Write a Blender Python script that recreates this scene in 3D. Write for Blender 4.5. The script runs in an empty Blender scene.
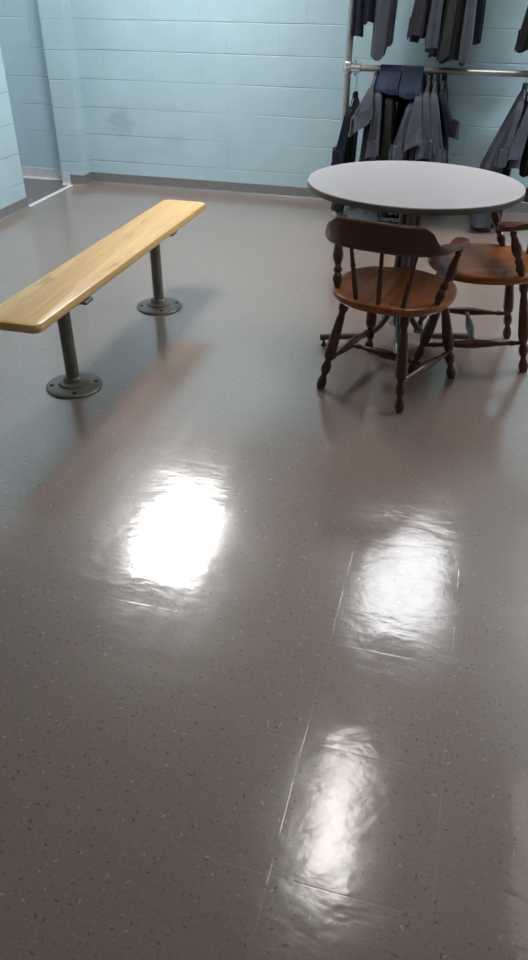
import bpy, bmesh, math, random
from mathutils import Vector, Matrix

S = bpy.context.scene
COL = S.collection
PI = math.pi
random.seed(7)

# ------------------------------------------------------------------ dimensions (metres, camera 1.5 m above floor)
YB = 5.976      # back wall
XL = -3.236     # left wall, room side
WT = 0.085      # left wall thickness
XR = 2.9        # right wall
YF = -1.9       # rear wall behind the camera
HC = 2.55       # ceiling
COURSE = 0.2008
Y_RACK = 5.57
Z_BAR = 0.965
Z_BAR_UP = 1.93

# ------------------------------------------------------------------ helpers
def link(name, me, mat=None, parent=None, smooth=False):
    o = bpy.data.objects.new(name, me)
    COL.objects.link(o)
    if mat is not None:
        me.materials.append(mat)
    if smooth:
        for p in me.polygons:
            p.use_smooth = True
    if parent is not None:
        o.parent = parent
    return o

def obj(name, bm, mat=None, parent=None, smooth=True, angle=40):
    bmesh.ops.recalc_face_normals(bm, faces=bm.faces[:])
    if smooth:
        for e in bm.edges:
            if len(e.link_faces) == 2 and e.calc_face_angle(0) > math.radians(angle):
                e.smooth = False
    me = bpy.data.meshes.new(name)
    bm.to_mesh(me)
    bm.free()
    return link(name, me, mat, parent, smooth)

def thing(name, label, cat, loc=(0, 0, 0), rz=0, group=None):
    o = bpy.data.objects.new(name, None)
    COL.objects.link(o)
    o.empty_display_size = 0.1
    o.location = loc
    o.rotation_euler = (0, 0, rz)
    return tag(o, label, cat, group)

def tag(o, label, cat, group=None):
    o['label'] = label
    o['category'] = cat
    if group:
        o['group'] = group
    return o

def struct(o):
    o['kind'] = 'structure'
    return o

def add_box(bm, lo, hi, bevel=0.0):
    v = [bm.verts.new((x, y, z)) for z in (lo[2], hi[2]) for y in (lo[1], hi[1]) for x in (lo[0], hi[0])]
    fs = [(0, 2, 3, 1), (4, 5, 7, 6), (0, 1, 5, 4), (2, 6, 7, 3), (0, 4, 6, 2), (1, 3, 7, 5)]
    faces = [bm.faces.new([v[i] for i in f]) for f in fs]
    if bevel > 0:
        es = list({e for f in faces for e in f.edges})
        bmesh.ops.bevel(bm, geom=es, offset=bevel, segments=3, affect='EDGES', profile=0.5)

def frame_of(d):
    d = d.normalized()
    a = Vector((0, 0, 1)) if abs(d.z) < 0.95 else Vector((1, 0, 0))
    u = d.cross(a).normalized()
    return u, d.cross(u).normalized()

def add_lathe(bm, p0, p1, prof, n=16, cap=True):
    """a turned piece from p0 to p1; prof is a list of (t along the axis, radius)"""
    p0, p1 = Vector(p0), Vector(p1)
    u, w = frame_of(p1 - p0)
    rings = []
    for t, r in prof:
        c = p0.lerp(p1, t)
        rings.append([bm.verts.new(c + (u * math.cos(2 * PI * k / n) + w * math.sin(2 * PI * k / n)) * r) for k in range(n)])
    for a, b in zip(rings, rings[1:]):
        for k in range(n):
            bm.faces.new((a[k], a[(k + 1) % n], b[(k + 1) % n], b[k]))
    if cap:
        bm.faces.new(rings[0][::-1])
        bm.faces.new(rings[-1])

def add_cyl(bm, p0, p1, r, n=20):
    add_lathe(bm, p0, p1, [(0, r), (1, r)], n)

def add_tube(bm, pts, r, n=10, rz=None):
    """a round bar along a polyline; r may be a list; rz flattens the bar along the second axis"""
    pts = [Vector(p) for p in pts]
    m = len(pts)
    rings = []
    prev = None
    for i, p in enumerate(pts):
        d = (pts[min(i + 1, m - 1)] - pts[max(i - 1, 0)]).normalized()
        if prev is None:
            u, w = frame_of(d)
        else:
            u = (prev - d * prev.dot(d)).normalized()
            w = d.cross(u)
        prev = u
        rr = r[i] if isinstance(r, (list, tuple)) else r
        rb = rr if rz is None else rz
        rings.append([bm.verts.new(p + u * math.cos(2 * PI * k / n) * rr + w * math.sin(2 * PI * k / n) * rb) for k in range(n)])
    for a, b in zip(rings, rings[1:]):
        for k in range(n):
            bm.faces.new((a[k], a[(k + 1) % n], b[(k + 1) % n], b[k]))
    bm.faces.new(rings[0][::-1])
    bm.faces.new(rings[-1])

def smoothstep(a, b, x):
    if a == b:
        return 1.0 if x >= a else 0.0
    t = max(0.0, min(1.0, (x - a) / (b - a)))
    return t * t * (3 - 2 * t)

def interp(tab, t):
    """piecewise smooth interpolation in a table of (t, values...)"""
    if t <= tab[0][0]:
        return tab[0][1:]
    for a, b in zip(tab, tab[1:]):
        if t <= b[0]:
            s = (t - a[0]) / (b[0] - a[0])
            return [x + (y - x) * s for x, y in zip(a[1:], b[1:])]
    return tab[-1][1:]

# ------------------------------------------------------------------ node helpers
class NT:
    def __init__(self, name):
        self.m = bpy.data.materials.new(name)
        self.m.use_nodes = True
        self.t = self.m.node_tree
        self.b = self.t.nodes['Principled BSDF']
        self.tc = None

    def n(self, kind, **kw):
        x = self.t.nodes.new(kind)
        for k, v in kw.items():
            setattr(x, k, v)
        return x

    def l(self, a, b):
        self.t.links.new(a, b)

    def setin(self, sock, v):
        if hasattr(v, 'is_output') or isinstance(v, bpy.types.NodeSocket):
            self.l(v, sock)
        else:
            sock.default_value = v

    def obj(self):
        if self.tc is None:
            self.tc = self.n('ShaderNodeTexCoord')
        return self.tc.outputs['Object']

    def geo(self):
        return self.n('ShaderNodeNewGeometry').outputs['Position']

    def math(self, op, a, b=0.0, c=0.0, clamp=False):
        x = self.n('ShaderNodeMath', operation=op, use_clamp=clamp)
        self.setin(x.inputs[0], a)
        self.setin(x.inputs[1], b)
        self.setin(x.inputs[2], c)
        return x.outputs[0]

    def vmath(self, op, a, b=(0, 0, 0)):
        x = self.n('ShaderNodeVectorMath', operation=op)
        self.setin(x.inputs[0], a)
        self.setin(x.inputs[1], b)
        return x

    def noise(self, vec, scale, detail=3.0, rough=0.5, dist=0.0):
        x = self.n('ShaderNodeTexNoise')
        self.l(vec, x.inputs['Vector'])
        x.inputs['Scale'].default_value = scale
        x.inputs['Detail'].default_value = detail
        x.inputs['Roughness'].default_value = rough
        x.inputs['Distortion'].default_value = dist
        return x.outputs['Fac']

    def mapping(self, vec, scale=(1, 1, 1), loc=(0, 0, 0), rot=(0, 0, 0)):
        x = self.n('ShaderNodeMapping')
        self.l(vec, x.inputs['Vector'])
        x.inputs['Scale'].default_value = scale
        x.inputs['Location'].default_value = loc
        x.inputs['Rotation'].default_value = rot
        return x.outputs[0]

    def ramp(self, fac, a, b, ca=(0, 0, 0, 1), cb=(1, 1, 1, 1)):
        x = self.n('ShaderNodeValToRGB')
        self.l(fac, x.inputs[0])
        e = x.color_ramp.elements
        e[0].position, e[1].position = a, b
        e[0].color, e[1].color = ca, cb
        return x.outputs[0]

    def mix(self, fac, a, b):
        x = self.n('ShaderNodeMix', data_type='RGBA')
        self.setin(x.inputs[0], fac)
        for s, v in ((x.inputs[6], a), (x.inputs[7], b)):
            if isinstance(v, tuple):
                s.default_value = v if len(v) == 4 else v + (1,)
            else:
                self.l(v, s)
        return x.outputs[2]

    def bump(self, h, strength=0.3, dist=0.01, normal=None):
        x = self.n('ShaderNodeBump')
        x.inputs['Strength'].default_value = strength
        x.inputs['Distance'].default_value = dist
        self.l(h, x.inputs['Height'])
        if normal is not None:
            self.l(normal, x.inputs['Normal'])
        return x.outputs[0]

    def color(self, c):
        if isinstance(c, tuple):
            self.b.inputs['Base Color'].default_value = c if len(c) == 4 else c + (1,)
        else:
            self.l(c, self.b.inputs['Base Color'])

    def normal(self, v):
        self.l(v, self.b.inputs['Normal'])

    def rough(self, v):
        self.setin(self.b.inputs['Roughness'], v)

def m_plain(name, col, rough=0.5, metal=0.0, nscale=30.0, var=0.12, bump=0.0, spec=0.5):
    n = NT(name)
    f = n.noise(n.obj(), nscale, 4, 0.6)
    lo = tuple(c * (1 - var) for c in col)
    hi = tuple(min(1, c * (1 + var)) for c in col)
    n.color(n.ramp(f, 0.3, 0.7, lo + (1,), hi + (1,)))
    n.rough(rough)
    n.b.inputs['Metallic'].default_value = metal
    n.b.inputs['Specular IOR Level'].default_value = spec
    if bump:
        n.normal(n.bump(f, bump, 0.004))
    return n.m

def m_block_wall(name, col, stain=False, u_off=0.0):
    """painted concrete block: running bond courses with shallow tooled joints"""
    n = NT(name)
    p = n.geo()
    sep = n.n('ShaderNodeSeparateXYZ')
    n.l(p, sep.inputs[0])
    v = n.math('DIVIDE', n.math('ADD', sep.outputs[2], -0.18 + 10 * COURSE), COURSE)
    u = n.math('DIVIDE', n.math('ADD', n.math('ADD', sep.outputs[0], sep.outputs[1]), u_off), 2 * COURSE)
    row = n.math('FLOOR', v)
    par = n.math('MULTIPLY', n.math('MODULO', row, 2.0), 0.5)
    u2 = n.math('ADD', u, par)
    dv = n.math('ABSOLUTE', n.math('SUBTRACT', n.math('FRACT', n.math('ADD', v, 0.5)), 0.5))
    du = n.math('ABSOLUTE', n.math('SUBTRACT', n.math('FRACT', n.math('ADD', u2, 0.5)), 0.5))
    jh = n.ramp(dv, 0.006, 0.026, (1, 1, 1, 1), (0, 0, 0, 1))
    jv = n.ramp(du, 0.003, 0.016, (1, 1, 1, 1), (0, 0, 0, 1))
    fade = n.ramp(n.noise(p, 2.3, 3, 0.6), 0.36, 0.56)
    fade2 = n.ramp(n.noise(n.vmath('ADD', p, (7.3, 2.2, 5.1)).outputs[0], 2.9, 3, 0.6), 0.42, 0.62)
    jh2 = n.math('MULTIPLY', jh, n.math('MULTIPLY_ADD', fade, 0.85, 0.20))
    jv2 = n.math('MULTIPLY', jv, n.math('MULTIPLY_ADD', fade2, 0.34, 0.02))
    j = n.math('MAXIMUM', jh2, jv2)
    grain = n.noise(p, 70, 5, 0.65)
    wav = n.noise(p, 5, 2, 0.5)
    h = n.math('ADD', n.math('MULTIPLY', j, -1.0), n.math('ADD', n.math('MULTIPLY', grain, 0.22), n.math('MULTIPLY', wav, 0.35)))
    n.normal(n.bump(h, 0.55, 0.007))
    blot = n.noise(p, 3.5, 4, 0.6)
    c = n.mix(n.ramp(blot, 0.3, 0.7), tuple(x * 0.95 for x in col), tuple(min(1, x * 1.03) for x in col))
    c = n.mix(n.math('MULTIPLY', j, 0.30), c, tuple(x * 0.45 for x in col))
    if stain:
        # grey scuff marks on the back wall, left
        def scuff(c, cx, cz, sx, sz, k, sc):
            d = n.vmath('MULTIPLY', n.vmath('SUBTRACT', p, (cx, YB, cz)).outputs[0], (1 / sx, 0, 1 / sz))
            ln = n.vmath('LENGTH', d.outputs[0]).outputs['Value']
            nz = n.noise(n.mapping(p, (1, 1, 1.8)), sc, 5, 0.7)
            f = n.math('SUBTRACT', nz, n.math('MULTIPLY', ln, 0.34))
            return n.mix(n.math('MULTIPLY', n.ramp(f, 0.16, 0.38), k), c, (0.20, 0.23, 0.25))
        c = scuff(c, -2.80, 0.485, 0.14, 0.12, 0.30, 13)
        c = scuff(c, -2.45, 0.60, 0.25, 0.05, 0.10, 20)
        c = scuff(c, -2.55, 0.28, 0.30, 0.04, 0.08, 17)
        c = scuff(c, -2.35, 0.38, 0.14, 0.05, 0.12, 23)
    n.color(c)
    n.rough(0.42)
    return n.m

def m_floor(name, base, rough=0.16):
    """waxed vinyl tile with dark and pale chips"""
    n = NT(name)
    p = n.geo()
    sep = n.n('ShaderNodeSeparateXYZ')
    n.l(p, sep.inputs[0])
    flat = n.n('ShaderNodeCombineXYZ')
    n.l(sep.outputs[0], flat.inputs[0])
    n.l(sep.outputs[1], flat.inputs[1])
    pf = flat.outputs[0]

    def chips(scale, rad, stretch, keep):
        vo = n.n('ShaderNodeTexVoronoi', feature='F1', voronoi_dimensions='2D')
        n.l(pf, vo.inputs['Vector'])
        vo.inputs['Scale'].default_value = scale
        vo.inputs['Randomness'].default_value = 1.0
        loc = n.vmath('SUBTRACT', pf, vo.outputs['Position']).outputs[0]
        cs = n.n('ShaderNodeSeparateColor')
        n.l(vo.outputs['Color'], cs.inputs[0])
        vr = n.n('ShaderNodeVectorRotate', rotation_type='Z_AXIS')
        n.l(loc, vr.inputs['Vector'])
        n.l(n.math('MULTIPLY', cs.outputs[0], 6.283), vr.inputs['Angle'])
        d = n.vmath('LENGTH', n.vmath('MULTIPLY', vr.outputs[0], (1.0, stretch, 1.0)).outputs[0]).outputs['Value']
        wob = n.math('MULTIPLY', n.noise(pf, 260, 2, 0.5), rad * 0.9)
        r = n.math('MULTIPLY', n.math('MULTIPLY_ADD', cs.outputs[2], 0.8, 0.35), rad)
        inside = n.math('LESS_THAN', n.math('ADD', d, wob), n.math('ADD', r, rad * 0.35))
        return n.math('MULTIPLY', inside, n.math('LESS_THAN', cs.outputs[1], keep))

    c = n.mix(n.ramp(n.noise(pf, 1.1, 4, 0.6), 0.3, 0.7), tuple(x * 0.93 for x in base), tuple(x * 1.06 for x in base))
    c = n.mix(n.ramp(n.noise(pf, 130, 4, 0.7), 0.35, 0.7), c, n.mix(0.5, c, tuple(x * 0.6 for x in base)))
    c = n.mix(n.math('MULTIPLY', chips(75, 0.0046, 2.8, 0.30), 0.45), c, tuple(x * 0.34 for x in base))
    c = n.mix(n.math('MULTIPLY', chips(52, 0.0056, 2.6, 0.20), 0.7), c, tuple(x * 0.24 for x in base))
    c = n.mix(n.math('MULTIPLY', chips(34, 0.0062, 2.6, 0.18), 0.5), c, (0.56, 0.52, 0.44))
    c = n.mix(n.math('MULTIPLY', chips(66, 0.0042, 2.2, 0.14), 0.3), c, (0.48, 0.44, 0.38))
    # tile seams, closed by wax in most places
    T = 0.3237
    du = n.math('ABSOLUTE', n.math('SUBTRACT', n.math('FRACT', n.math('ADD', n.math('DIVIDE', n.math('ADD', sep.outputs[0], 0.176 + 40 * T), T), 0.5)), 0.5))
    dv = n.math('ABSOLUTE', n.math('SUBTRACT', n.math('FRACT', n.math('ADD', n.math('DIVIDE', n.math('ADD', sep.outputs[1], -0.7355 + 40 * T), T), 0.5)), 0.5))
    seam = n.ramp(n.math('MINIMUM', du, dv), 0.0018, 0.0054, (1, 1, 1, 1), (0, 0, 0, 1))
    worn = None
    for wx, wy, wr in ((-0.10, 0.92, 0.36), (0.02, 1.56, 0.34), (-0.86, 1.80, 0.33), (-0.70, 1.48, 0.20), (0.46, 0.86, 0.22)):
        dd = n.vmath('DISTANCE', pf, (wx, wy, 0)).outputs['Value']
        mk = n.ramp(dd, wr * 0.75, wr, (1, 1, 1, 1), (0, 0, 0, 1))
        worn = mk if worn is None else n.math('MAXIMUM', worn, mk)
    nz = n.ramp(n.noise(pf, 9, 3, 0.6), 0.36, 0.52)
    seam = n.math('MULTIPLY', seam, n.math('MULTIPLY', n.math('MULTIPLY_ADD', worn, 0.95, 0.02), nz))
    c = n.mix(n.math('MULTIPLY', seam, 0.22), c, (0.55, 0.52, 0.49))
    n.color(c)
    ripple = n.noise(n.mapping(pf, (0.8, 1.6, 1)), 7.5, 3, 0.55, 0.3)
    fine = n.noise(pf, 38, 4, 0.6)
    h = n.math('ADD', n.math('MULTIPLY', ripple, 1.0), n.math('MULTIPLY', fine, 0.16))
    h = n.math('SUBTRACT', h, n.math('MULTIPLY', seam, 0.07))
    bn = n.bump(h, 0.13, 0.010)
    n.normal(bn)
    n.l(bn, n.b.inputs['Coat Normal'])
    rr = n.ramp(n.noise(n.mapping(pf, (1.6, 0.7, 1)), 5.5, 5, 0.65), 0.3, 0.72, (rough * 0.65,) * 3 + (1,), (rough * 1.6,) * 3 + (1,))
    n.rough(0.34)
    n.b.inputs['IOR'].default_value = 1.5
    n.b.inputs['Coat Weight'].default_value = 1.0
    n.b.inputs['Coat IOR'].default_value = 1.98
    n.l(rr, n.b.inputs['Coat Roughness'])
    return n.m

def m_wood(name, c_lo, c_hi, c_dark, along=1, scale=9.0, rough=0.3, streak=0.35, wear=None, marks=None):
    """wood with grain stretched along one axis; wear adds a rubbed lighter colour"""
    n = NT(name)
    p = n.obj()
    sc = [1.0, 1.0, 1.0]
    sc[along] = 0.06
    q = n.mapping(p, tuple(sc))
    g = n.noise(q, scale * 4, 5, 0.65, 0.4)
    g2 = n.noise(q, scale * 14, 3, 0.6)
    c = n.mix(n.ramp(g, 0.32, 0.68), c_lo, c_hi)
    c = n.mix(n.math('MULTIPLY', n.ramp(g2, 0.55, 0.8), streak), c, c_dark)
    if marks:
        mq = n.mapping(p, (1.0, 0.16, 1.0), (3.3, 1.7, 0))
        mk = n.ramp(n.noise(mq, 24, 2, 0.5), 0.64, 0.72)
        c = n.mix(n.math('MULTIPLY', mk, 0.5), c, marks)
        lam = n.math('MULTIPLY', n.ramp(n.noise(n.mapping(p, (1, 0.02, 1)), 11, 0, 0.5), 0.42, 0.58), 0.30)
        c = n.mix(lam, c, c_lo)
    if wear:
        w = n.noise(p, 7, 3, 0.55)
        c = n.mix(n.ramp(w, 0.40, 0.62), c, wear)
    n.color(c)
    n.rough(rough)
    n.normal(n.bump(g2, 0.10, 0.002))
    return n.m

def m_cloth(name, col, var=0.18):
    n = NT(name)
    p = n.obj()
    f = n.noise(p, 9, 4, 0.6)
    wv = n.noise(n.mapping(p, (1, 1, 0.25)), 160, 2, 0.5)
    c = n.mix(n.ramp(f, 0.3, 0.7), tuple(x * (1 - var) for x in col), tuple(x * (1 + var) for x in col))
    c = n.mix(n.math('MULTIPLY', wv, 0.35), c, tuple(x * 0.7 for x in col))
    n.color(c)
    n.rough(0.92)
    n.b.inputs['Specular IOR Level'].default_value = 0.15
    n.b.inputs['Sheen Weight'].default_value = 0.08
    n.normal(n.bump(wv, 0.25, 0.003))
    return n.m

def m_emit(name, col, strength):
    n = NT(name)
    n.color((0.8, 0.8, 0.8))
    n.b.inputs['Emission Color'].default_value = col + (1,)
    n.b.inputs['Emission Strength'].default_value = strength
    return n.m

# ------------------------------------------------------------------ materials
PAINT = (0.415, 0.575, 0.645)
M_wall = m_block_wall('painted block', PAINT, True, 1.094 + 80 * COURSE - YB)
M_wall2 = m_block_wall('painted block plain', PAINT, False, 0.1 + 80 * COURSE)
M_base = m_plain('grey vinyl base', (0.19, 0.185, 0.187), 0.38, 0, 25, 0.10)
M_base2 = m_plain('pale vinyl base', (0.55, 0.56, 0.58), 0.5, 0, 25, 0.08)
M_floor = m_floor('waxed vinyl tile', (0.285, 0.213, 0.176), 0.124)
M_floor2 = m_plain('next room tile', (0.13, 0.118, 0.114), 0.32, 0, 30, 0.08)
M_ceil = m_plain('ceiling tile', (0.62, 0.63, 0.63), 0.9, 0, 60, 0.05, 0.2)
M_strip = m_plain('white threshold', (0.66, 0.67, 0.68), 0.4, 0, 40, 0.05)
M_rear = m_block_wall('rear painted block', (0.38, 0.46, 0.47), False, 0.0)
M_troffer = m_plain('white enamel', (0.7, 0.7, 0.7), 0.4)
M_L1 = m_emit('lit diffuser bright', (1.0, 0.985, 0.97), 44.0)
M_L2 = m_emit('lit diffuser mid', (0.96, 0.98, 1.0), 8.0)
M_fill = m_emit('fill diffuser side', (0.96, 0.98, 1.0), 38.0)
M_L3 = m_emit('lit diffuser warm', (1.0, 0.95, 0.91), 11.0)
M_L4 = m_emit('lit diffuser weak', (1.0, 0.93, 0.86), 1.0)
M_maple = m_wood('bench maple', (0.72, 0.44, 0.165), (0.90, 0.62, 0.265), (0.30, 0.14, 0.045), 1, 7, 0.34, 0.6, marks=(0.30, 0.15, 0.05))
M_bench_metal = m_plain('bench grey paint', (0.165, 0.157, 0.14), 0.33, 0.25, 30, 0.15)
M_screw = m_plain('screw steel', (0.03, 0.03, 0.03), 0.4, 0.8)
M_chair = m_wood('dark stained maple', (0.060, 0.019, 0.010), (0.115, 0.037, 0.017), (0.020, 0.006, 0.004), 2, 8, 0.24, 0.4)
M_seat = m_wood('worn seat maple', (0.19, 0.055, 0.015), (0.33, 0.105, 0.028), (0.07, 0.02, 0.008), 1, 6, 0.24, 0.35)
M_crest = m_wood('crest maple', (0.075, 0.023, 0.013), (0.120, 0.038, 0.018), (0.026, 0.006, 0.004), 0, 6, 0.22, 0.4)
M_lam = m_plain('grey laminate', (0.44, 0.42, 0.435), 0.33, 0, 14, 0.03)
M_edge = m_plain('dark edge band', (0.11, 0.115, 0.11), 0.35, 0, 30, 0.06)
M_lip = m_plain('pale laminate lip', (0.52, 0.51, 0.50), 0.35, 0, 30, 0.04)
M_ped = m_plain('pedestal dark metal', (0.13, 0.13, 0.12), 0.38, 0.3, 30, 0.15)
M_pipe = m_plain('galvanised pipe', (0.42, 0.42, 0.40), 0.34, 0.75, 40, 0.15)
M_fit = m_plain('bright fitting', (0.62, 0.63, 0.62), 0.25, 0.85, 40, 0.1)
M_wire = m_plain('hanger wire', (0.45, 0.46, 0.47), 0.3, 0.6)
M_navy = m_cloth('navy cloth', (0.0085, 0.011, 0.020))
M_black = m_cloth('black cloth', (0.0065, 0.007, 0.009))
M_plum = m_cloth('dark plum grey cloth', (0.022, 0.021, 0.030))
M_grey = m_cloth('grey work cloth', (0.058, 0.063, 0.083))
M_grey2 = m_cloth('mid grey work cloth', (0.060, 0.065, 0.083))
M_olive = m_cloth('charcoal olive cloth', (0.022, 0.024, 0.024))
M_blue = m_cloth('slate navy cloth', (0.024, 0.036, 0.064))
M_white = m_plain('white rubber', (0.7, 0.7, 0.68), 0.5)

# ------------------------------------------------------------------ room shell
def box_struct(name, lo, hi, mat, bevel=0.0):
    bm = bmesh.new()
    add_box(bm, lo, hi, bevel)
    return struct(obj(name, bm, mat, None, smooth=False))

XN = -5.6          # far side of the next room
YN = 3.6           # near side of the next room
box_struct('floor', (XL - 0.0, YF, -0.08), (XR, YB, 0), M_floor)
box_struct('floor_next_room', (XN, YN, -0.08), (XL, YB, -0.001), M_floor2)
box_struct('wall_back', (XN, YB, -0.08), (XR, YB + 0.15, HC), M_wall)
OP0, OP1 = 5.117, 5.846      # doorway in the left wall
box_struct('wall_left', (XL - WT, YF, 0), (XL, OP0, HC), M_wall2)
SX0, SX1 = -3.320, -3.120
box_struct('wall_left_stub', (SX0, OP1, 0), (SX1, YB, HC), M_wall2)
box_struct('wall_left_over_opening', (XL - WT, OP0, 2.1), (XL, OP1, HC), M_wall2)
box_struct('wall_right', (XR, YF, -0.08), (XR + 0.15, YB + 0.15, HC), M_rear)
box_struct('wall_rear', (XL - WT, YF - 0.15, -0.08), (XR + 0.15, YF, HC), M_rear)
box_struct('wall_next_room_side', (XN - 0.15, YN, -0.08), (XN, YB + 0.15, HC), M_wall2)
box_struct('wall_next_room_near', (XN - 0.15, YN - 0.15, -0.08), (XL - WT, YN, HC), M_wall2)
box_struct('ceiling', (XN - 0.15, YF - 0.15, HC), (XR + 0.15, YB + 0.15, HC + 0.1), M_ceil)

def cove(name, p0, p1, out, h, mat, t=0.006, toe=0.022):
    """vinyl cove base: upright strip with a small curved toe; out points into the room"""
    p0, p1, out = Vector(p0), Vector(p1), Vector(out)
    prof = [(0, h), (t * 0.7, h), (t, h - 0.002), (t, toe)]
    for k in range(1, 6):
        a = k / 5 * PI / 2
        prof.append((t + (toe - t) * (1 - math.cos(a)), toe - (toe - 0.002) * math.sin(a)))
    prof += [(toe, 0), (0, 0)]
    bm = bmesh.new()
    a = [bm.verts.new(p0 + out * x + Vector((0, 0, z))) for x, z in prof]
    b = [bm.verts.new(p1 + out * x + Vector((0, 0, z))) for x, z in prof]
    m = len(prof)
    for k in range(m):
        bm.faces.new((a[k], a[(k + 1) % m], b[(k + 1) % m], b[k]))
    bm.faces.new(a[::-1])
    bm.faces.new(b)
    return struct(obj(name, bm, mat))

HB = 0.085
cove('baseboard_back', (SX1, YB, 0), (XR, YB, 0), (0, -1, 0), HB, M_base)
cove('baseboard_left', (XL, YF, 0), (XL, OP0, 0), (1, 0, 0), HB - 0.012, M_base)
cove('baseboard_left_stub', (SX0 + 0.075, OP1, 0), (SX1 + 0.006, OP1, 0), (0, -1, 0), HB, M_base)
cove('baseboard_stub_return', (SX1, OP1 - 0.004, 0), (SX1, YB, 0), (1, 0, 0), HB, M_base)
cove('baseboard_stub_end', (SX0, OP1, 0), (SX0 + 0.074, OP1, 0), (0, -1, 0), HB + 0.01, M_base2)
cove('baseboard_next_room', (XN, YB, 0), (SX0, YB, 0), (0, -1, 0), HB + 0.004, M_base2)
cove('baseboard_right', (XR, YF, 0), (XR, YB, 0), (-1, 0, 0), HB, M_base)
bm = bmesh.new()
add_box(bm, (XL - 0.020, OP0, -0.01), (XL + 0.014, OP1 + 0.01, 0.004), 0.0015)
struct(obj('trim_threshold', bm, M_strip, None, False))

# ------------------------------------------------------------------ ceiling lights
def ceiling_light(cx, cy, w, d, mat, label):
    t = thing('ceiling_light', label, 'ceiling light', (cx, cy, HC), 0, 'ceiling light fixtures')
    bm = bmesh.new()
    f = 0.035
    add_box(bm, (-w / 2 - f, -d / 2 - f, -0.02), (-w / 2, d / 2 + f, -0.0005), 0.004)
    add_box(bm, (w / 2, -d / 2 - f, -0.02), (w / 2 + f, d / 2 + f, -0.0005), 0.004)
    add_box(bm, (-w / 2, -d / 2 - f, -0.02), (w / 2, -d / 2, -0.0005), 0.004)
    add_box(bm, (-w / 2, d / 2, -0.02), (w / 2, d / 2 + f, -0.0005), 0.004)
    obj('frame', bm, M_troffer, t, False)
    bm = bmesh.new()
    add_box(bm, (-w / 2, -d / 2, -0.012), (w / 2, d / 2, -0.004))
    obj('diffuser', bm, mat, t, False)

ceiling_light(-2.00, 4.62, 0.50, 1.02, M_L1, 'brightest lit ceiling panel, above the wooden bench by the left wall')
ceiling_light(-0.02, 4.56, 0.60, 1.22, M_L2, 'lit ceiling panel above the round table')
ceiling_light(-0.19, 2.42, 0.21, 0.96, M_L3, 'narrow lit ceiling panel nearest the viewer')
ceiling_light(1.02, 2.45, 0.40, 1.05, M_L4, 'weakly lit ceiling panel at the right')

ceiling_light(1.60, 4.58, 0.60, 1.22, M_fill, 'added ceiling fill panel, out of view at the right')  # unseen fill panel, added to brighten the right part of the back wall
ceiling_light(-4.40, 4.90, 0.80, 1.40, M_L2, 'added ceiling fill panel, out of view in the next room')  # unseen fill panel, added to lift the wall beyond the doorway

# ------------------------------------------------------------------ bench
bench = thing('bench', 'long wooden plank bench on two grey pipe legs bolted to the floor', 'bench', (-1.53, 3.03, 0))
def bench_plank():
    bm = bmesh.new()
    hw, y0, y1, z0, z1, r = 0.127, -0.850, 0.950, 0.406, 0.443, 0.035
    outl = []
    for cx, cy, a0 in ((hw - r, y1 - r, 0), (-hw + r, y1 - r, 90), (-hw + r, y0 + r, 180), (hw - r, y0 + r, 270)):
        for k in range(7):
            a = math.radians(a0 + k * 15)
            outl.append((cx + r * math.cos(a), cy + r * math.sin(a)))
    rows = [(0.008, z0), (0.002, z0 + 0.004), (0, z0 + 0.010), (0, z1 - 0.010), (0.003, z1 - 0.003), (0.010, z1)]
    rings = []
    for ins, z in rows:
        rings.append([bm.verts.new((-0.005 + 0.019 * y + x * (1 - ins / hw), y * (1 - ins / 0.905), z)) for x, y in outl])
    m = len(outl)
    for a, b in zip(rings, rings[1:]):
        for k in range(m):
            bm.faces.new((a[k], a[(k + 1) % m], b[(k + 1) % m], b[k]))
    bm.faces.new(rings[0][::-1])
    bm.faces.new(rings[-1])
    return bm
obj('seat_plank', bench_plank(), M_maple, bench)
for lx, ly in ((-0.006, 2.552 - 3.03), (0.008, 3.512 - 3.03)):
    bm = bmesh.new()
    add_lathe(bm, (lx, ly, 0.012), (lx, ly, 0.392), [(0, 0.028), (1, 0.028)], 24)
    leg = obj('leg', bm, M_bench_metal, bench)
    bm = bmesh.new()
    add_lathe(bm, (lx, ly, 0), (lx, ly, 0.05), [(0, 0.119), (0.10, 0.121), (0.20, 0.117), (0.26, 0.107), (0.30, 0.074), (0.34, 0.066), (0.52, 0.062), (0.58, 0.048), (0.62, 0.044), (0.88, 0.041), (1.0, 0.034)], 36)
    fl = obj('floor_flange', bm, M_bench_metal, leg)
    for k in range(4):
        a = 0.5 + k * PI / 2
        c = Vector((lx + 0.094 * math.cos(a), ly + 0.094 * math.sin(a), 0.013))
        bm = bmesh.new()
        add_lathe(bm, c, c + Vector((0, 0, 0.005)), [(0, 0.009), (0.6, 0.009), (1, 0.005)], 10)
        obj('screw', bm, M_screw, leg)
    bm = bmesh.new()
    add_lathe(bm, (lx, ly, 0.372), (lx, ly, 0.394), [(0, 0.036), (0.5, 0.040), (0.55, 0.06), (1, 0.062)], 28)
    add_box(bm, (-0.112, ly - 0.030, 0.393), (0.124, ly + 0.030, 0.4065), 0.003)
    obj('support_bracket', bm, M_bench_metal, leg)

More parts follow.
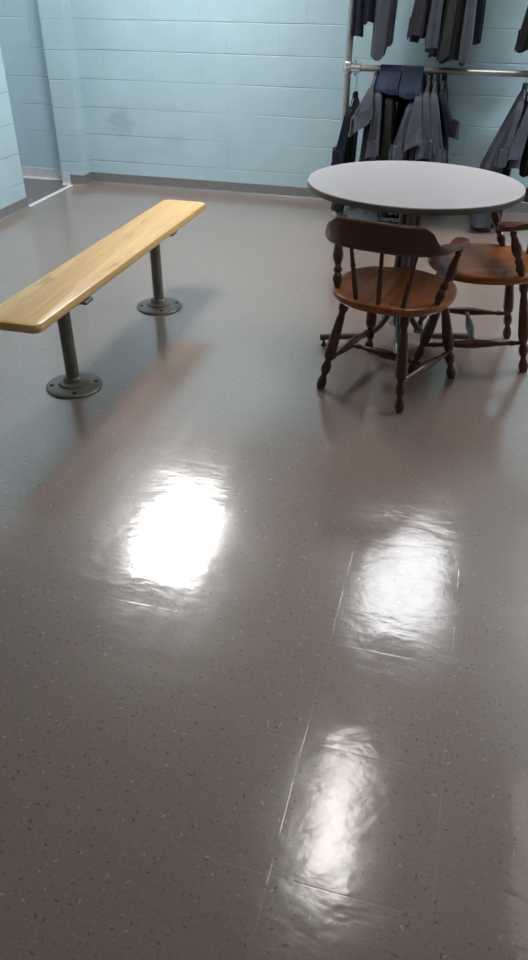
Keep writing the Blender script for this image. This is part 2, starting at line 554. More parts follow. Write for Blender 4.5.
# ------------------------------------------------------------------ captain's chairs
LEG_PROF = [(0, .012), (.03, .016), (.08, .021), (.13, .021), (.16, .015), (.19, .014), (.23, .017), (.45, .0225), (.60, .025), (.655, .021), (.68, .014),
            (.70, .0135), (.72, .018), (.76, .0215), (.80, .020), (.835, .013), (.86, .0125), (.885, .017), (.93, .0215), (.97, .020), (1, .016)]
STR_PROF = [(0, .009), (.08, .009), (.12, .012), (.15, .0085), (.19, .0095), (.38, .017), (.5, .0205), (.62, .017), (.81, .0095), (.85, .0085), (.88, .012), (.92, .009), (1, .009)]
POST_PROF = [(0, .011), (.08, .013), (.13, .0185), (.20, .0205), (.26, .016), (.285, .011), (.31, .017), (.35, .0185), (.39, .013), (.42, .012),
             (.52, .020), (.60, .0215), (.72, .016), (.84, .0115), (.87, .015), (.90, .0115), (1, .011)]
SPIN_PROF = [(0, .0095), (.25, .0105), (.5, .0095), (.62, .0085), (.66, .0115), (.70, .0085), (1, .0075)]

def seat_bm():
    bm = bmesh.new()
    N = 56
    ztop, zbot = 0.438, 0.402
    def outline(a):
        c, s = math.cos(a), math.sin(a)
        e = 2 / 2.55
        x = 0.248 * math.copysign(abs(c) ** e, c)
        y = 0.248 * math.copysign(abs(s) ** e, s)
        if y > 0:
            x *= 1 - 0.10 * (y / 0.248) ** 2 * 0.6
            y -= 0.014 * (1 - min(1, abs(x) / 0.16) ** 2) * 0 + 0.012 * math.exp(-((abs(x) - 0.10) / 0.05) ** 2)
        else:
            x *= 1 - 0.07 * (y / 0.248) ** 2
        return x, y
    levels = [(0.0, None), (0.25, None), (0.5, None), (0.72, None), (0.86, None), (0.94, None), (0.985, 0.004), (1.0, 0.012), (0.995, 0.024), (0.96, 0.034), (0.85, 0.036)]
    prev = None
    for s, drop in levels:
        if s == 0:
            ring = [bm.verts.new((0, 0, ztop - 0.012))]
        else:
            ring = []
            for k in range(N):
                x, y = outline(2 * PI * k / N)
                x *= s
                y *= s
                if drop is None:
                    dish = 0.013 * (1 - smoothstep(0.55, 0.95, s))
                    pom = 0.008 * math.exp(-(x / 0.035) ** 2) * smoothstep(0.02, 0.2, y)
                    z = ztop - dish + pom * (1 - smoothstep(0.8, 1, s))
                else:
                    z = ztop - drop
                ring.append(bm.verts.new((x, y, z)))
        if prev is not None:
            if len(prev) == 1:
                for k in range(N):
                    bm.faces.new((prev[0], ring[k], ring[(k + 1) % N]))
            else:
                for k in range(N):
                    bm.faces.new((prev[k], ring[k], ring[(k + 1) % N], prev[(k + 1) % N]))
        prev = ring
    bm.faces.new(prev)
    return bm

def arm_path(u):
    """centre line of the bent arm rail, u from -1 (left hand) to 1 (right hand)"""
    a = abs(u)
    s = 1 if u >= 0 else -1
    tab = [(0, 0.0, -0.235), (0.2, 0.088, -0.231), (0.38, 0.165, -0.207), (0.52, 0.219, -0.158), (0.66, 0.243, -0.095), (0.82, 0.253, -0.03), (1.0, 0.259, 0.028)]
    x, y = interp(tab, a)
    return x * s, y

def arm_bm():
    bm = bmesh.new()
    M = 49
    rings = []
    for i in range(M):
        u = -1 + 2 * i / (M - 1)
        e = 0.015
        p0, p1 = Vector(arm_path(max(-1, u - e))), Vector(arm_path(min(1, u + e)))
        # smooth the polyline
        ps = [Vector(arm_path(max(-1, min(1, u + d)))) for d in (-.08, -.04, 0, .04, .08)]
        c = sum(ps, Vector((0, 0))) / 5 if abs(u) < 0.92 else Vector(arm_path(u))
        d = (p1 - p0).normalized()
        nrm = Vector((d.y, -d.x))
        a = abs(u)
        w = 0.020 + 0.012 * smoothstep(0.66, 0.9, a)
        if a > 0.93:
            w *= math.sqrt(max(0.02, 1 - ((a - 0.93) / 0.072) ** 2))
        h = 0.0125
        z = 0.648 + 0.004 * math.cos(a * 3)
        ring = []
        for (q, r) in ((-1, -.5), (-.8, -1), (.8, -1), (1, -.5), (1, .5), (.8, 1), (-.8, 1), (-1, .5)):
            ring.append(bm.verts.new((c.x + nrm.x * w * q, c.y + nrm.y * w * q, z + h * r)))
        rings.append(ring)
    for a, b in zip(rings, rings[1:]):
        for k in range(8):
            bm.faces.new((a[k], a[(k + 1) % 8], b[(k + 1) % 8], b[k]))
    bm.faces.new(rings[0][::-1])
    bm.faces.new(rings[-1])
    return bm

def crest_bm():
    bm = bmesh.new()
    M = 45
    rings = []
    for i in range(M):
        u = -0.53 + 1.06 * i / (M - 1)
        ps = [Vector(arm_path(u + d)) for d in (-.08, -.04, 0, .04, .08)]
        c = sum(ps, Vector((0, 0))) / 5
        d = (Vector(arm_path(u + .03)) - Vector(arm_path(u - .03))).normalized()
        nrm = Vector((d.y, -d.x))
        a = abs(u) / 0.53
        zt = 0.742 + 0.006 * (1 - a * a)
        # shoulders: a stepped scroll dropping to the arm rail
        zt -= 0.010 * smoothstep(0.70, 0.74, a)
        zt -= 0.066 * smoothstep(0.72, 1.0, a)
        zb = 0.640
        t = 0.012
        lean = 0.018
        def pt(q, z):
            k = (z - 0.64) * lean / 0.1
            out = nrm * (q * t + k)
            return bm.verts.new((c.x + out.x, c.y + out.y, z))
        ring = [pt(-1, zb), pt(1, zb), pt(1.15, (zt + zb) / 2), pt(1, zt - 0.006), pt(.5, zt), pt(-.5, zt), pt(-1, zt - 0.006), pt(-.9, (zt + zb) / 2)]
        rings.append(ring)
    for a, b in zip(rings, rings[1:]):
        for k in range(8):
            bm.faces.new((a[k], a[(k + 1) % 8], b[(k + 1) % 8], b[k]))
    bm.faces.new(rings[0][::-1])
    bm.faces.new(rings[-1])
    return bm

def lathe_obj(name, p0, p1, prof, mat, parent, n=14):
    bm = bmesh.new()
    add_lathe(bm, p0, p1, prof, n)
    return obj(name, bm, mat, parent)

FEET = {(-1, -1): (-0.189, -0.222), (1, -1): (0.189, -0.222), (-1, 1): (-0.221, 0.222), (1, 1): (0.221, 0.222)}
TOPS = {(-1, -1): (-0.135, -0.150), (1, -1): (0.135, -0.150), (-1, 1): (-0.155, 0.135), (1, 1): (0.155, 0.135)}

def make_chair(label, loc, rz, FEET=FEET, TOPS=TOPS, rail_shift=0.0):
    t = thing('captain_chair', label, 'chair', loc, rz, 'wooden armchairs at the round table')
    obj('seat', seat_bm(), M_seat, t)
    obj('arm_rail', arm_bm(), M_crest, t).location.x = rail_shift
    obj('crest_rail', crest_bm(), M_crest, t).location.x = rail_shift
    feet = {}
    for sx in (-1, 1):
        for sy in (-1, 1):
            p0 = Vector(TOPS[sx, sy] + (0.410,))
            p1 = Vector(FEET[sx, sy] + (0.0,))
            feet[sx, sy] = (p0, p1)
            lathe_obj('leg', p0, p1, LEG_PROF, M_chair, t, 16)
    mids = []
    for sx in (-1, 1):
        a = feet[sx, -1][0].lerp(feet[sx, -1][1], 0.69)
        b = feet[sx, 1][0].lerp(feet[sx, 1][1], 0.69)
        lathe_obj('side_stretcher', a, b, STR_PROF, M_chair, t)
        mids.append(a.lerp(b, 0.5))
    lathe_obj('cross_stretcher', mids[0], mids[1], STR_PROF, M_chair, t)
    for sx in (-1, 1):
        lathe_obj('arm_post', (sx * 0.204, -0.125, 0.428), (sx * 0.248, -0.030, 0.640), POST_PROF, M_chair, t)
    for px, py, qx, qy in ((-0.092, -0.212, -0.125, -0.222), (0.002, -0.224, 0, -0.233), (0.096, -0.212, 0.128, -0.222)):
        lathe_obj('back_spindle', (px, py, 0.428), (qx, qy, 0.642), SPIN_PROF, M_chair, t, 10)
    return t

chair = make_chair('brown wooden captain chair nearest the viewer, its back turned to us', (-0.233, 2.955, 0), math.radians(-10.5),
                   {(-1, -1): (-0.236, -0.173), (1, -1): (0.138, -0.228), (-1, 1): (-0.171, 0.293), (1, 1): (0.257, 0.183)},
                   {(-1, -1): (-0.160, -0.125), (1, -1): (0.095, -0.165), (-1, 1): (-0.135, 0.150), (1, 1): (0.175, 0.115)}, -0.018)
c2 = make_chair('brown wooden captain chair side-on right of the table, cut off by the photo edge', (0.113, 3.383, 0), math.atan2(0.982, -0.19),
                {**FEET, (-1, 1): (-0.250, 0.296)}, {**TOPS, (-1, 1): (-0.185, 0.168)})
c2.scale = (1, 1, 1.03)
chair.scale = (1, 1, 1.01)

# ------------------------------------------------------------------ round table
TC = Vector((-0.232, 3.372, 0))
table = thing('round_table', 'round grey laminate table on a dark metal pedestal', 'table', TC)
R, ZT = 0.457, 0.755
bm = bmesh.new()
add_lathe(bm, (0, 0, ZT - 0.026), (0, 0, ZT), [(0, R - 0.02), (0.05, R - 0.006), (0.95, R - 0.006), (1.0, R - 0.007)], 96)
top = obj('tabletop', bm, M_lam, table)
top.scale = (1.008, 0.938, 1)
bm = bmesh.new()
add_lathe(bm, (0, 0, ZT - 0.0255), (0, 0, ZT - 0.003), [(0, R - 0.0055), (0.0, R - 0.001), (0.1, R), (0.9, R), (1.0, R - 0.002), (1.0, R - 0.0055)], 96, cap=False)
obj('edge_band', bm, M_edge, top)
bm = bmesh.new()
add_lathe(bm, (0, 0, ZT - 0.003), (0, 0, ZT + 0.0008), [(0, R - 0.0055), (0.0, R - 0.0015), (0.6, R - 0.0015), (1.0, R - 0.003), (1.0, R - 0.0075), (0.6, R - 0.0085)], 96, cap=False)
obj('edge_lip', bm, M_lip, top)
bm = bmesh.new()
add_lathe(bm, (0, 0, 0.10), (0, 0, ZT - 0.026), [(0, 0.024), (0.02, 0.027), (0.97, 0.027), (0.975, 0.06), (1.0, 0.062)], 24)
obj('column', bm, M_ped, table)
for k, ad in enumerate((200, 281, 20, 110)):
    a = math.radians(ad - 3.5)
    d = Vector((math.cos(a), math.sin(a), 0))
    pts = [d * 0.034 + Vector((0, 0, 0.70)), d * 0.034 + Vector((0, 0, 0.5)), d * 0.034 + Vector((0, 0, 0.26))]
    for j in range(1, 10):
        b = j / 9 * PI / 2
        pts.append(d * (0.034 + 0.155 * (1 - math.cos(b))) + Vector((0, 0, 0.26 - 0.215 * math.sin(b))))
    pts += [d * 0.27 + Vector((0, 0, 0.043)), d * 0.372 + Vector((0, 0, 0.040))]
    bm = bmesh.new()
    add_tube(bm, pts, 0.015, 12)
    lg = obj('leg', bm, M_ped, table)
    bm = bmesh.new()
    e = d * 0.352
    add_lathe(bm, e, e + Vector((0, 0, 0.034)), [(0, 0.014), (0.25, 0.016), (0.35, 0.007), (1, 0.007)], 14)
    obj('glide', bm, M_ped, lg)

# ------------------------------------------------------------------ clothes rack
XU = -0.912
XU2 = 1.25
rack = thing('clothes_rack', 'galvanised pipe clothes rack along the back wall', 'clothes rack', (0, 0, 0))
for x in (XU, XU2):
    bm = bmesh.new()
    add_cyl(bm, (x, Y_RACK, 0.01), (x, Y_RACK, 2.02), 0.0225, 20)
    up = obj('upright', bm, M_pipe, rack)
    bm = bmesh.new()
    add_lathe(bm, (x, Y_RACK, 0), (x, Y_RACK, 0.05), [(0, 0.06), (0.15, 0.06), (0.2, 0.034), (1, 0.030)], 24)
    obj('floor_flange', bm, M_pipe, up)
    for z in (Z_BAR, Z_BAR_UP):
        s = 1 if x == XU else -1
        bm = bmesh.new()
        add_lathe(bm, (x, Y_RACK, z - 0.036), (x, Y_RACK, z + 0.036), [(0, 0.027), (0.08, 0.031), (0.92, 0.031), (1, 0.027)], 20)
        add_lathe(bm, (x, Y_RACK, z), (x + s * 0.085, Y_RACK, z), [(0, 0.026), (0.85, 0.026), (0.9, 0.030), (1.0, 0.030)], 20)
        for zz in (-1, 1):
            add_lathe(bm, (x + s * 0.05, Y_RACK - 0.01, z + zz * 0.022), (x + s * 0.05, Y_RACK - 0.01, z + zz * 0.046), [(0, 0.010), (0.5, 0.010), (0.55, 0.007), (1, 0.007)], 10)
        add_lathe(bm, (x, Y_RACK - 0.025, z), (x, Y_RACK - 0.046, z), [(0, 0.010), (0.6, 0.010), (1, 0.006)], 10)
        obj('tee_fitting', bm, M_fit, up)
for z in (Z_BAR, Z_BAR_UP):
    bm = bmesh.new()
    add_cyl(bm, (XU + 0.02, Y_RACK, z), (XU2 - 0.02, Y_RACK, z), 0.0185, 20)
    obj('hanging_bar', bm, M_pipe, rack)

# ------------------------------------------------------------------ hanging clothes
def cloth_tube(rows, M=26, N=44, amp=(0.002, 0.014), seed=0, hem=None, power=3.4, freq=(3, 5, 8), tilt=0.0, slope=0.0):
    """a hanging sheath: rows = (t, cx, cy, cz, half_x, half_y); fold depth grows from top to hem"""
    rnd = random.Random(seed)
    ph = [rnd.uniform(0, 6.28) for _ in range(8)]
    bm = bmesh.new()
    rings = []
    for i in range(M):
        t = i / (M - 1)
        cx, cy, cz, hx, hy = interp(rows, t)
        am = amp[0] + (amp[1] - amp[0]) * smoothstep(0.0, 1.0, t)
        ring = []
        for k in range(N):
            a = 2 * PI * k / N
            c, s = math.cos(a), math.sin(a)
            e = 2 / power
            x = hx * math.copysign(abs(c) ** e, c)
            y = hy * math.copysign(abs(s) ** e, s)
            fo = math.sin(freq[0] * a + ph[0] + 0.8 * t) + 0.8 * math.sin(freq[1] * a + ph[1] - 1.1 * t) + 0.55 * math.sin(freq[2] * a + ph[2] + 0.7 * t)
            fo += 0.5 * math.sin(7 * t + ph[3] + 2 * a) * (1 - t)
            fo = fo - 0.6 * abs(math.sin(freq[2] * 0.5 * a + ph[5] + 0.6 * t)) + 0.3
            k2 = am * fo * 0.55
            x += k2 * c * min(1.0, 0.3 + hx / 0.03)
            y += k2 * s
            z = cz
            if t > 0.5:
                z += (0.010 * math.sin(2 * a + ph[4]) + 0.006 * math.sin(5 * a + ph[5])) * (t - 0.5) * 2
            if hem is not None:
                z += hem(cx + x, cy + y) * smoothstep(0.45, 1.0, t)
            z += tilt * s * t + slope * x * smoothstep(0.5, 1, t)
            ring.append(bm.verts.new((cx + x, cy + y, z)))
        rings.append(ring)
    for a, b in zip(rings, rings[1:]):
        for k in range(N):
            bm.faces.new((a[k], a[(k + 1) % N], b[(k + 1) % N], b[k]))
    bm.faces.new(rings[0][::-1])
    # turn the hem inward so that the cloth has an inside
    last = rings[-1]
    cen = sum((v.co for v in last), Vector()) / N
    inner = [bm.verts.new(v.co + (cen - v.co) * 0.12 + Vector((0, 0, 0.004))) for v in last]
    deep = [bm.verts.new(v.co + (cen - v.co) * 0.16 + Vector((0, 0, 0.10))) for v in last]
    for a, b in ((last, inner), (inner, deep)):
        for k in range(N):
            bm.faces.new((a[k], a[(k + 1) % N], b[(k + 1) % N], b[k]))
    bm.faces.new(deep)
    return bm

def hanger_bm(x, y, zbar, ztop, half):
    bm = bmesh.new()
    r = 0.024
    pts = []
    for k in range(11):
        a = math.radians(-30 + 24 * k)
        pts.append((x, y + r * math.cos(a), zbar + r * math.sin(a) ))
    pts = pts[::1]
    zt = ztop + 0.012
    pts += [(x, y, zbar - r - 0.012), (x, y, zt)]
    add_tube(bm, pts, 0.0022, 6)
    d = 0.07 * half / 0.2
    add_tube(bm, [(x, y, zt), (x, y - half * 0.5, zt - d * 0.5), (x, y - half, zt - d), (x, y, zt - d - 0.01), (x, y + half, zt - d), (x, y + half * 0.5, zt - d * 0.5), (x, y, zt)], 0.0022, 6)
    return bm

SEED = [100]
def garment(name, cat, label, mat, bar_z, x_bar, z_top, z_bot, x_bot, hx_bot, hy=0.21, x_mid=None, hem=None, sleeves=(), group=None, amp=0.014,
            hx_top=0.016, y=Y_RACK, top_drop=0.07, bar=True, hx_mid=None, freq=(3, 5, 8), collar=True):
    """one piece of clothing on its hanger, hung square to the bar; sleeves = (x_end, z_end, half_x, half_y, side, y_end)"""
    SEED[0] += 1
    sd = SEED[0]
    t = thing(name, label, cat, (x_bar, y, bar_z), 0, group)
    def loc(p):
        return p
    if x_mid is None:
        x_mid = (x_bar + x_bot) / 2
    if hx_mid is None:
        hx_mid = hx_top + (hx_bot - hx_top) * 0.55
    L = z_top - z_bot
    z1 = z_top - top_drop
    rows = [(0.0, 0, 0, z_top - bar_z, hx_top * 0.8, 0.05),
            (0.05, 0, 0, z_top - 0.02 - bar_z, hx_top, 0.08),
            (0.14, (x_mid - x_bar) * 0.12, 0, z1 - bar_z, hx_top * 1.25, hy * 0.93),
            (0.22, (x_mid - x_bar) * 0.3, 0, z1 - L * 0.08 - bar_z, hx_top * 1.5, hy),
            (0.60, x_mid - x_bar, 0, z_bot + L * 0.42 - bar_z, hx_mid, hy * 0.98),
            (1.0, x_bot - x_bar, 0, z_bot - bar_z, hx_bot, hy * 1.03)]
    bm = cloth_tube(rows, amp=(0.002, amp), seed=sd, hem=(None if hem is None else (lambda X, Y: hem(X + x_bar, Y))), freq=freq)
    obj('body', bm, mat, t, True, 75)
    for i, sl in enumerate(sleeves):
        xe, ze, hxs, hys, side, ye = sl[:6]
        sp = sl[6] if len(sl) > 6 else random.uniform(-0.1, 0.45)
        y0 = side * (hy * 0.86)
        zs = z1 - 0.005 - bar_z
        xs = (x_mid - x_bar) * 0.12
        rws = [(0.0, xs, y0, zs + 0.012, hx_top * 1.0, 0.03),
               (0.12, xs + (xe - x_bar - xs) * 0.10, y0 + (ye - y0) * 0.3, zs - 0.02, hx_top * 1.5, 0.055),
               (0.55, xs + (xe - x_bar - xs) * 0.55, y0 + (ye - y0) * 0.7, zs + (ze - bar_z - zs) * 0.55, hxs * 0.75, hys * 0.95),
               (1.0, xe - x_bar, ye, ze - bar_z, hxs, hys)]
        bm = cloth_tube(rws, M=18, N=40, amp=(0.002, amp * 0.9), seed=sd * 7 + i, hem=None, slope=sp, power=5.0)
        obj('sleeve', bm, mat, t, True, 75)
    if collar and name in ('work_shirt', 'jacket', 'coverall'):
        bm = bmesh.new()
        add_lathe(bm, (0, 0, z_top - 0.018 - bar_z), (0, 0, z_top + 0.022 - bar_z), [(0, 0.055), (0.5, 0.058), (0.9, 0.050), (1.0, 0.046), (0.9, 0.042), (0.3, 0.045)], 24, cap=False)
        for v in bm.verts:
            v.co.x *= 0.32
        obj('collar', bm, mat, t)
    if bar:
        obj('hanger', hanger_bm(0, 0, 0.0, z_top - bar_z, hy * 0.8), M_wire, t)
    return t

GU = 'clothes on the upper bar'
GL = 'clothes on the lower bar'
zl, zu = Z_BAR, Z_BAR_UP
def step(x0, h, w=0.012):
    return lambda X, Y: h * smoothstep(x0 - w, x0 + w, X)

# --- upper bar, left to right
garment('work_trousers', 'trousers', 'black navy trousers hanging over the end of the rack bar, leftmost on top', M_navy, zu, -0.870, 1.86, 1.150, -0.866, 0.036, 0.06, group=GU, hx_top=0.024, top_drop=0.03)
garment('work_trousers', 'trousers', 'shorter black navy trousers between the leftmost pair and the long grey pair on top', M_navy, zu, -0.793, 1.86, 1.222, -0.790, 0.036, 0.06, group=GU, hx_top=0.024, top_drop=0.03)
garment('work_trousers', 'trousers', 'mid grey trousers with stepped hem reaching the lower bar beside its clamp', M_grey2, zu, -0.690, 1.87, 1.030, -0.702, 0.066, 0.06, x_mid=-0.690, hem=step(-0.676, 0.068), group=GU, hx_top=0.04, hx_mid=0.068, top_drop=0.03, amp=0.008)
garment('jacket', 'jacket', 'dark plum grey jacket leaning left in the middle group of the upper bar', M_plum, zu, -0.415, 1.85, 1.145, -0.470, 0.044, 0.23, x_mid=-0.428, group=GU, sleeves=((-0.475, 1.17, 0.040, 0.055, -1, -0.24),))
garment('work_shirt', 'shirt', 'grey long shirt beside the plum jacket on the upper bar', M_grey, zu, -0.345, 1.85, 1.090, -0.365, 0.048, 0.23, x_mid=-0.35, group=GU, sleeves=((-0.362, 1.12, 0.040, 0.055, -1, -0.235),))
garment('work_shirt', 'shirt', 'black shirt tail hanging behind the grey shirts in the upper middle group', M_black, zu, -0.300, 1.84, 1.052, -0.330, 0.050, 0.21, y=Y_RACK + 0.05, group=GU, bar=False)
garment('work_shirt', 'shirt', 'charcoal folded shirt with deep folds in the upper middle group', M_olive, zu, -0.245, 1.86, 1.040, -0.252, 0.058, 0.23, x_mid=-0.235, group=GU, sleeves=((-0.285, 1.06, 0.034, 0.05, -1, -0.24),), amp=0.020)
garment('work_shirt', 'shirt', 'grey smooth shirt at the right of the upper middle group', M_grey2, zu, -0.165, 1.86, 1.032, -0.156, 0.034, 0.22, group=GU, amp=0.010, sleeves=((-0.152, 1.045, 0.034, 0.055, -1, -0.235),))
garment('work_trousers', 'trousers', 'narrow navy trousers rightmost in the upper middle group', M_navy, zu, -0.110, 1.86, 1.125, -0.104, 0.026, 0.06, group=GU, hx_top=0.018, top_drop=0.03, amp=0.006)
garment('jacket', 'jacket', 'black jacket with pointed sleeve at the top right edge', M_black, zu, 0.255, 1.86, 1.13, 0.225, 0.050, 0.23, group=GU, sleeves=((0.172, 1.115, 0.036, 0.06, -1, -0.245),))
garment('jacket', 'jacket', 'black plum jacket hanging at the far right of the upper bar', M_plum, zu, 0.335, 1.86, 1.05, 0.335, 0.055, 0.23, group=GU)

# --- lower bar, left to right
garment('work_shirt', 'shirt', 'black navy shirt low on the left beside the rack upright', M_navy, zl, -0.850, 0.80, 0.07, -0.905, 0.036, 0.20, x_mid=-0.862, group=GL, sleeves=((-0.905, 0.40, 0.034, 0.06, -1, -0.235),))
garment('work_shirt', 'shirt', 'grey short sleeved shirt with wide open cuff, left on the lower bar', M_grey, zl, -0.715, 0.935, 0.10, -0.770, 0.044, 0.21, x_mid=-0.735, group=GL, sleeves=((-0.762, 0.640, 0.074, 0.055, -1, -0.26, 0.62),))
garment('work_shirt', 'shirt', 'second grey shirt from the rack clamp, narrow, partly under the draped trousers', M_grey2, zl, -0.668, 0.92, 0.08, -0.665, 0.040, 0.20, group=GL, sleeves=((-0.668, 0.47, 0.036, 0.06, -1, -0.235),))
garment('coverall', 'coverall', 'charcoal coverall hanging below the draped trousers', M_olive, zl, -0.602, 0.90, 0.05, -0.580, 0.034, 0.17, group=GL, sleeves=((-0.580, 0.45, 0.028, 0.05, -1, -0.19),))
garment('work_shirt', 'shirt', 'black shirt in the dark gap below the draped trousers', M_black, zl, -0.540, 0.88, 0.05, -0.515, 0.036, 0.13, group=GL, y=Y_RACK + 0.06, bar=False)
garment('work_shirt', 'shirt', 'black shirt beside the grey leaning shirt in the dark gap', M_black, zl, -0.485, 0.88, 0.05, -0.462, 0.036, 0.13, group=GL, y=Y_RACK + 0.06, bar=False)
garment('work_shirt', 'shirt', 'grey shirt flaring to the left at the dark gap', M_grey, zl, -0.445, 0.86, 0.08, -0.500, 0.034, 0.21, x_mid=-0.465, group=GL, sleeves=((-0.505, 0.455, 0.048, 0.055, -1, -0.24, 0.6),))
garment('work_shirt', 'shirt', 'grey shirt with open cuff in the middle of the lower cluster', M_grey2, zl, -0.402, 0.915, 0.09, -0.425, 0.036, 0.21, group=GL, sleeves=((-0.400, 0.545, 0.056, 0.05, -1, -0.27, 0.5),))
garment('work_shirt', 'shirt', 'grey creased shirt between the open cuffs of the lower cluster', M_grey, zl, -0.362, 0.92, 0.10, -0.345, 0.036, 0.21, group=GL, sleeves=((-0.315, 0.490, 0.056, 0.05, -1, -0.255, 0.1),), amp=0.018)
garment('work_shirt', 'shirt', 'grey shirt at the right of the lower cluster', M_grey2, zl, -0.318, 0.92, 0.16, -0.270, 0.036, 0.21, group=GL, sleeves=((-0.232, 0.445, 0.050, 0.05, -1, -0.235, -0.3),))
garment('work_shirt', 'shirt', 'dark navy shirt behind the right side of the lower cluster', M_navy, zl, -0.272, 0.92, 0.30, -0.200, 0.034, 0.20, y=Y_RACK + 0.03, x_mid=-0.222, group=GL, sleeves=((-0.165, 0.600, 0.036, 0.06, -1, -0.20),))
garment('coverall', 'coverall', 'grey coverall leaning left at the right edge, almost reaching the floor', M_grey, zl, 0.245, 0.89, 0.045, 0.118, 0.082, 0.20, x_mid=0.132, hx_mid=0.078, group=GL, sleeves=((0.172, 0.46, 0.036, 0.05, -1, -0.235, 0.3),), amp=0.022)
garment('work_trousers', 'trousers', 'black trousers beside the grey leaning coverall at the right edge', M_black, zl, 0.272, 0.86, 0.050, 0.212, 0.030, 0.16, x_mid=0.228, group=GL, y=Y_RACK + 0.01)
garment('work_shirt', 'shirt', 'blue grey shirt on the lower bar at the right photo edge', M_grey2, zl, 0.300, 0.88, 0.43, 0.262, 0.048, 0.21, x_mid=0.268, group=GL, sleeves=((0.235, 0.50, 0.044, 0.055, -1, -0.25),))
garment('jacket', 'jacket', 'black jacket bunched at the bar end, right photo edge', M_black, zl, 0.350, 0.95, 0.40, 0.360, 0.05, 0.22, group=GL)

# --- trousers thrown over the lower bar
def draped():
    t = thing('work_trousers', 'slate navy trousers folded over the lower bar', 'trousers', (-0.55, Y_RACK, zl), 0, GL)
    rnd = random.Random(3)
    def leg(x0, x1, front, back, ph):
        bm = bmesh.new()
        prof = []
        r = 0.026
        for k in range(12):
            q = 1 - k / 11
            prof.append((-r - 0.19 * smoothstep(0, 0.8, q), -front * q))
        for k in range(1, 10):
            a = PI - k * PI / 10
            prof.append((r * math.cos(a), r * math.sin(a)))
        for k in range(12):
            prof.append((r + 0.012 * k / 11, -back * k / 11))
        nx = 22
        grid = []
        for i in range(nx):
            q = i / (nx - 1)
            row = []
            for j, (py, pz) in enumerate(prof):
                hang = max(0, -pz) / front
                xx = x0 + (x1 - x0) * q
                fold = 0.008 * hang * math.sin(q * 9 + ph) + 0.004 * hang * math.sin(q * 21 + ph * 2)
                bulge = 0.014 * math.sin(PI * q) * (1 if py < 0 else -1) * min(1, hang * 2)
                row.append(bm.verts.new((xx + 0.010 * hang * math.sin(ph), py + fold - bulge, pz + (0.008 * math.sin(q * 5 + ph) if j == 0 else 0))))
            grid.append(row)
        for a, b in zip(grid, grid[1:]):
            for k in range(len(prof) - 1):
                bm.faces.new((a[k], a[k + 1], b[k + 1], b[k]))
        bmesh.ops.recalc_face_normals(bm, faces=bm.faces[:])
        bmesh.ops.solidify(bm, geom=bm.faces[:], thickness=0.010)
        return bm
    obj('trouser_leg', leg(-0.142, 0.000, 0.118, 0.20, 0.4), M_blue, t, True, 75)
    obj('trouser_leg', leg(0.004, 0.142, 0.138, 0.22, 2.1), M_blue, t, True, 75)
    return t
draped()

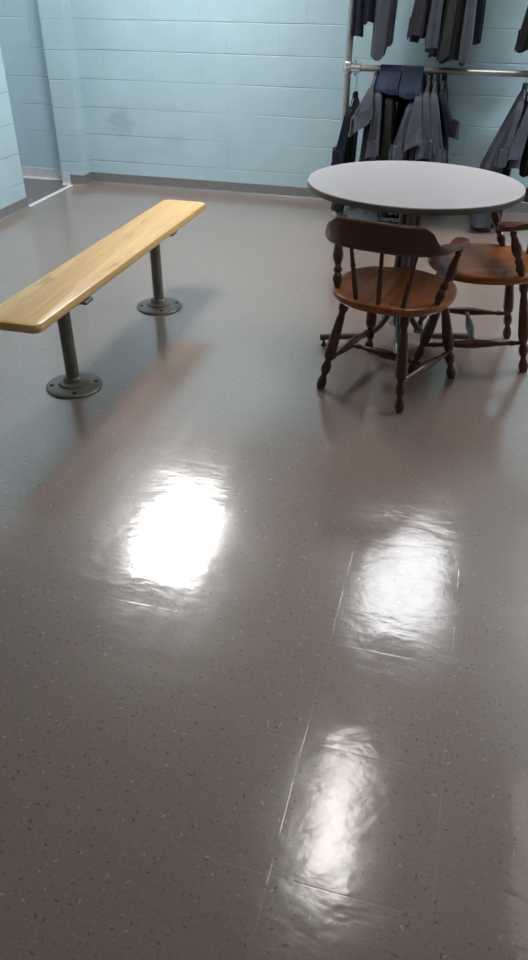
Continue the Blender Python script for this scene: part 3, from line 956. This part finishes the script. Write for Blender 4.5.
# --- shoes under the rack
def shoe(x, y, rz, label):
    t = thing('shoe', label, 'shoe', (x, y, 0), rz, 'dark shoes under the rack')
    def loft(sections, N=20):
        bm = bmesh.new()
        rings = []
        for (yy, hw, z0, z1) in sections:
            ring = []
            for k in range(N):
                a = 2 * PI * k / N
                c, s = math.cos(a), math.sin(a)
                z = (z0 + z1) / 2 + (z1 - z0) / 2 * math.copysign(abs(s) ** 0.8, s)
                ring.append(bm.verts.new((hw * math.copysign(abs(c) ** 0.75, c), yy, z)))
            rings.append(ring)
        for a, b in zip(rings, rings[1:]):
            for k in range(N):
                bm.faces.new((a[k], a[(k + 1) % N], b[(k + 1) % N], b[k]))
        bm.faces.new(rings[0][::-1])
        bm.faces.new(rings[-1])
        return bm
    obj('upper', loft([(-0.135, 0.020, 0.022, 0.045), (-0.125, 0.036, 0.02, 0.058), (-0.09, 0.044, 0.02, 0.066), (-0.04, 0.042, 0.02, 0.078), (0.0, 0.038, 0.02, 0.10), (0.03, 0.036, 0.02, 0.118), (0.08, 0.035, 0.02, 0.118), (0.115, 0.033, 0.02, 0.112), (0.128, 0.020, 0.025, 0.09)]), M_navy, t)
    obj('sole', loft([(-0.142, 0.020, 0.0, 0.024), (-0.128, 0.040, 0.0, 0.026), (-0.08, 0.048, 0.0, 0.026), (-0.01, 0.043, 0.0, 0.026), (0.07, 0.040, 0.0, 0.028), (0.12, 0.036, 0.0, 0.028), (0.135, 0.020, 0.0, 0.026)]), M_white, t)['label'] = 'white rubber sole'
    bm = bmesh.new()
    for k in range(4):
        yy = -0.062 + k * 0.022
        zz = 0.074 + k * 0.009
        add_tube(bm, [(-0.022, yy, zz), (0, yy - 0.003, zz + 0.006), (0.022, yy, zz)], 0.0035, 6)
    obj('laces', bm, M_black, t)
    return t
shoe(-0.570, 5.64, 0.15, 'left of two dark navy shoes with white sole on the floor under the rack')
shoe(-0.475, 5.645, -0.10, 'right of two dark navy shoes with white sole on the floor under the rack')

# ------------------------------------------------------------------ camera
cam = bpy.data.cameras.new('camera')
co = bpy.data.objects.new('camera', cam)
COL.objects.link(co)
pitch, yaw, roll = 0.608843, -0.258396, 0.00825
cy, sy = math.cos(yaw), math.sin(yaw)
fwd = Vector((sy * math.cos(pitch), cy * math.cos(pitch), -math.sin(pitch)))
right = Vector((cy, -sy, 0))
up = right.cross(fwd)
r2 = right * math.cos(roll) + up * math.sin(roll)
u2 = -right * math.sin(roll) + up * math.cos(roll)
m = Matrix((r2, u2, -fwd)).transposed().to_4x4()
m.translation = Vector((0, 0, 1.5))
co.matrix_world = m
cam.sensor_fit = 'VERTICAL'
cam.sensor_height = 36.0
cam.sensor_width = 36.0
cam.lens = 731.85 / 960 * 36.0
cam.clip_start = 0.05
S.camera = co

# ------------------------------------------------------------------ world and colour
w = bpy.data.worlds.new('world')
S.world = w
w.use_nodes = True
w.node_tree.nodes['Background'].inputs[0].default_value = (0.5, 0.55, 0.6, 1)
w.node_tree.nodes['Background'].inputs[1].default_value = 0.05
S.view_settings.view_transform = 'Standard'
S.view_settings.look = 'None'
S.view_settings.gamma = 1.0
S.view_settings.use_curve_mapping = False
S.view_settings.exposure = -0.2
S.cycles.use_denoising = True
S.cycles.max_bounces = 8
S.cycles.sample_clamp_indirect = 6.0
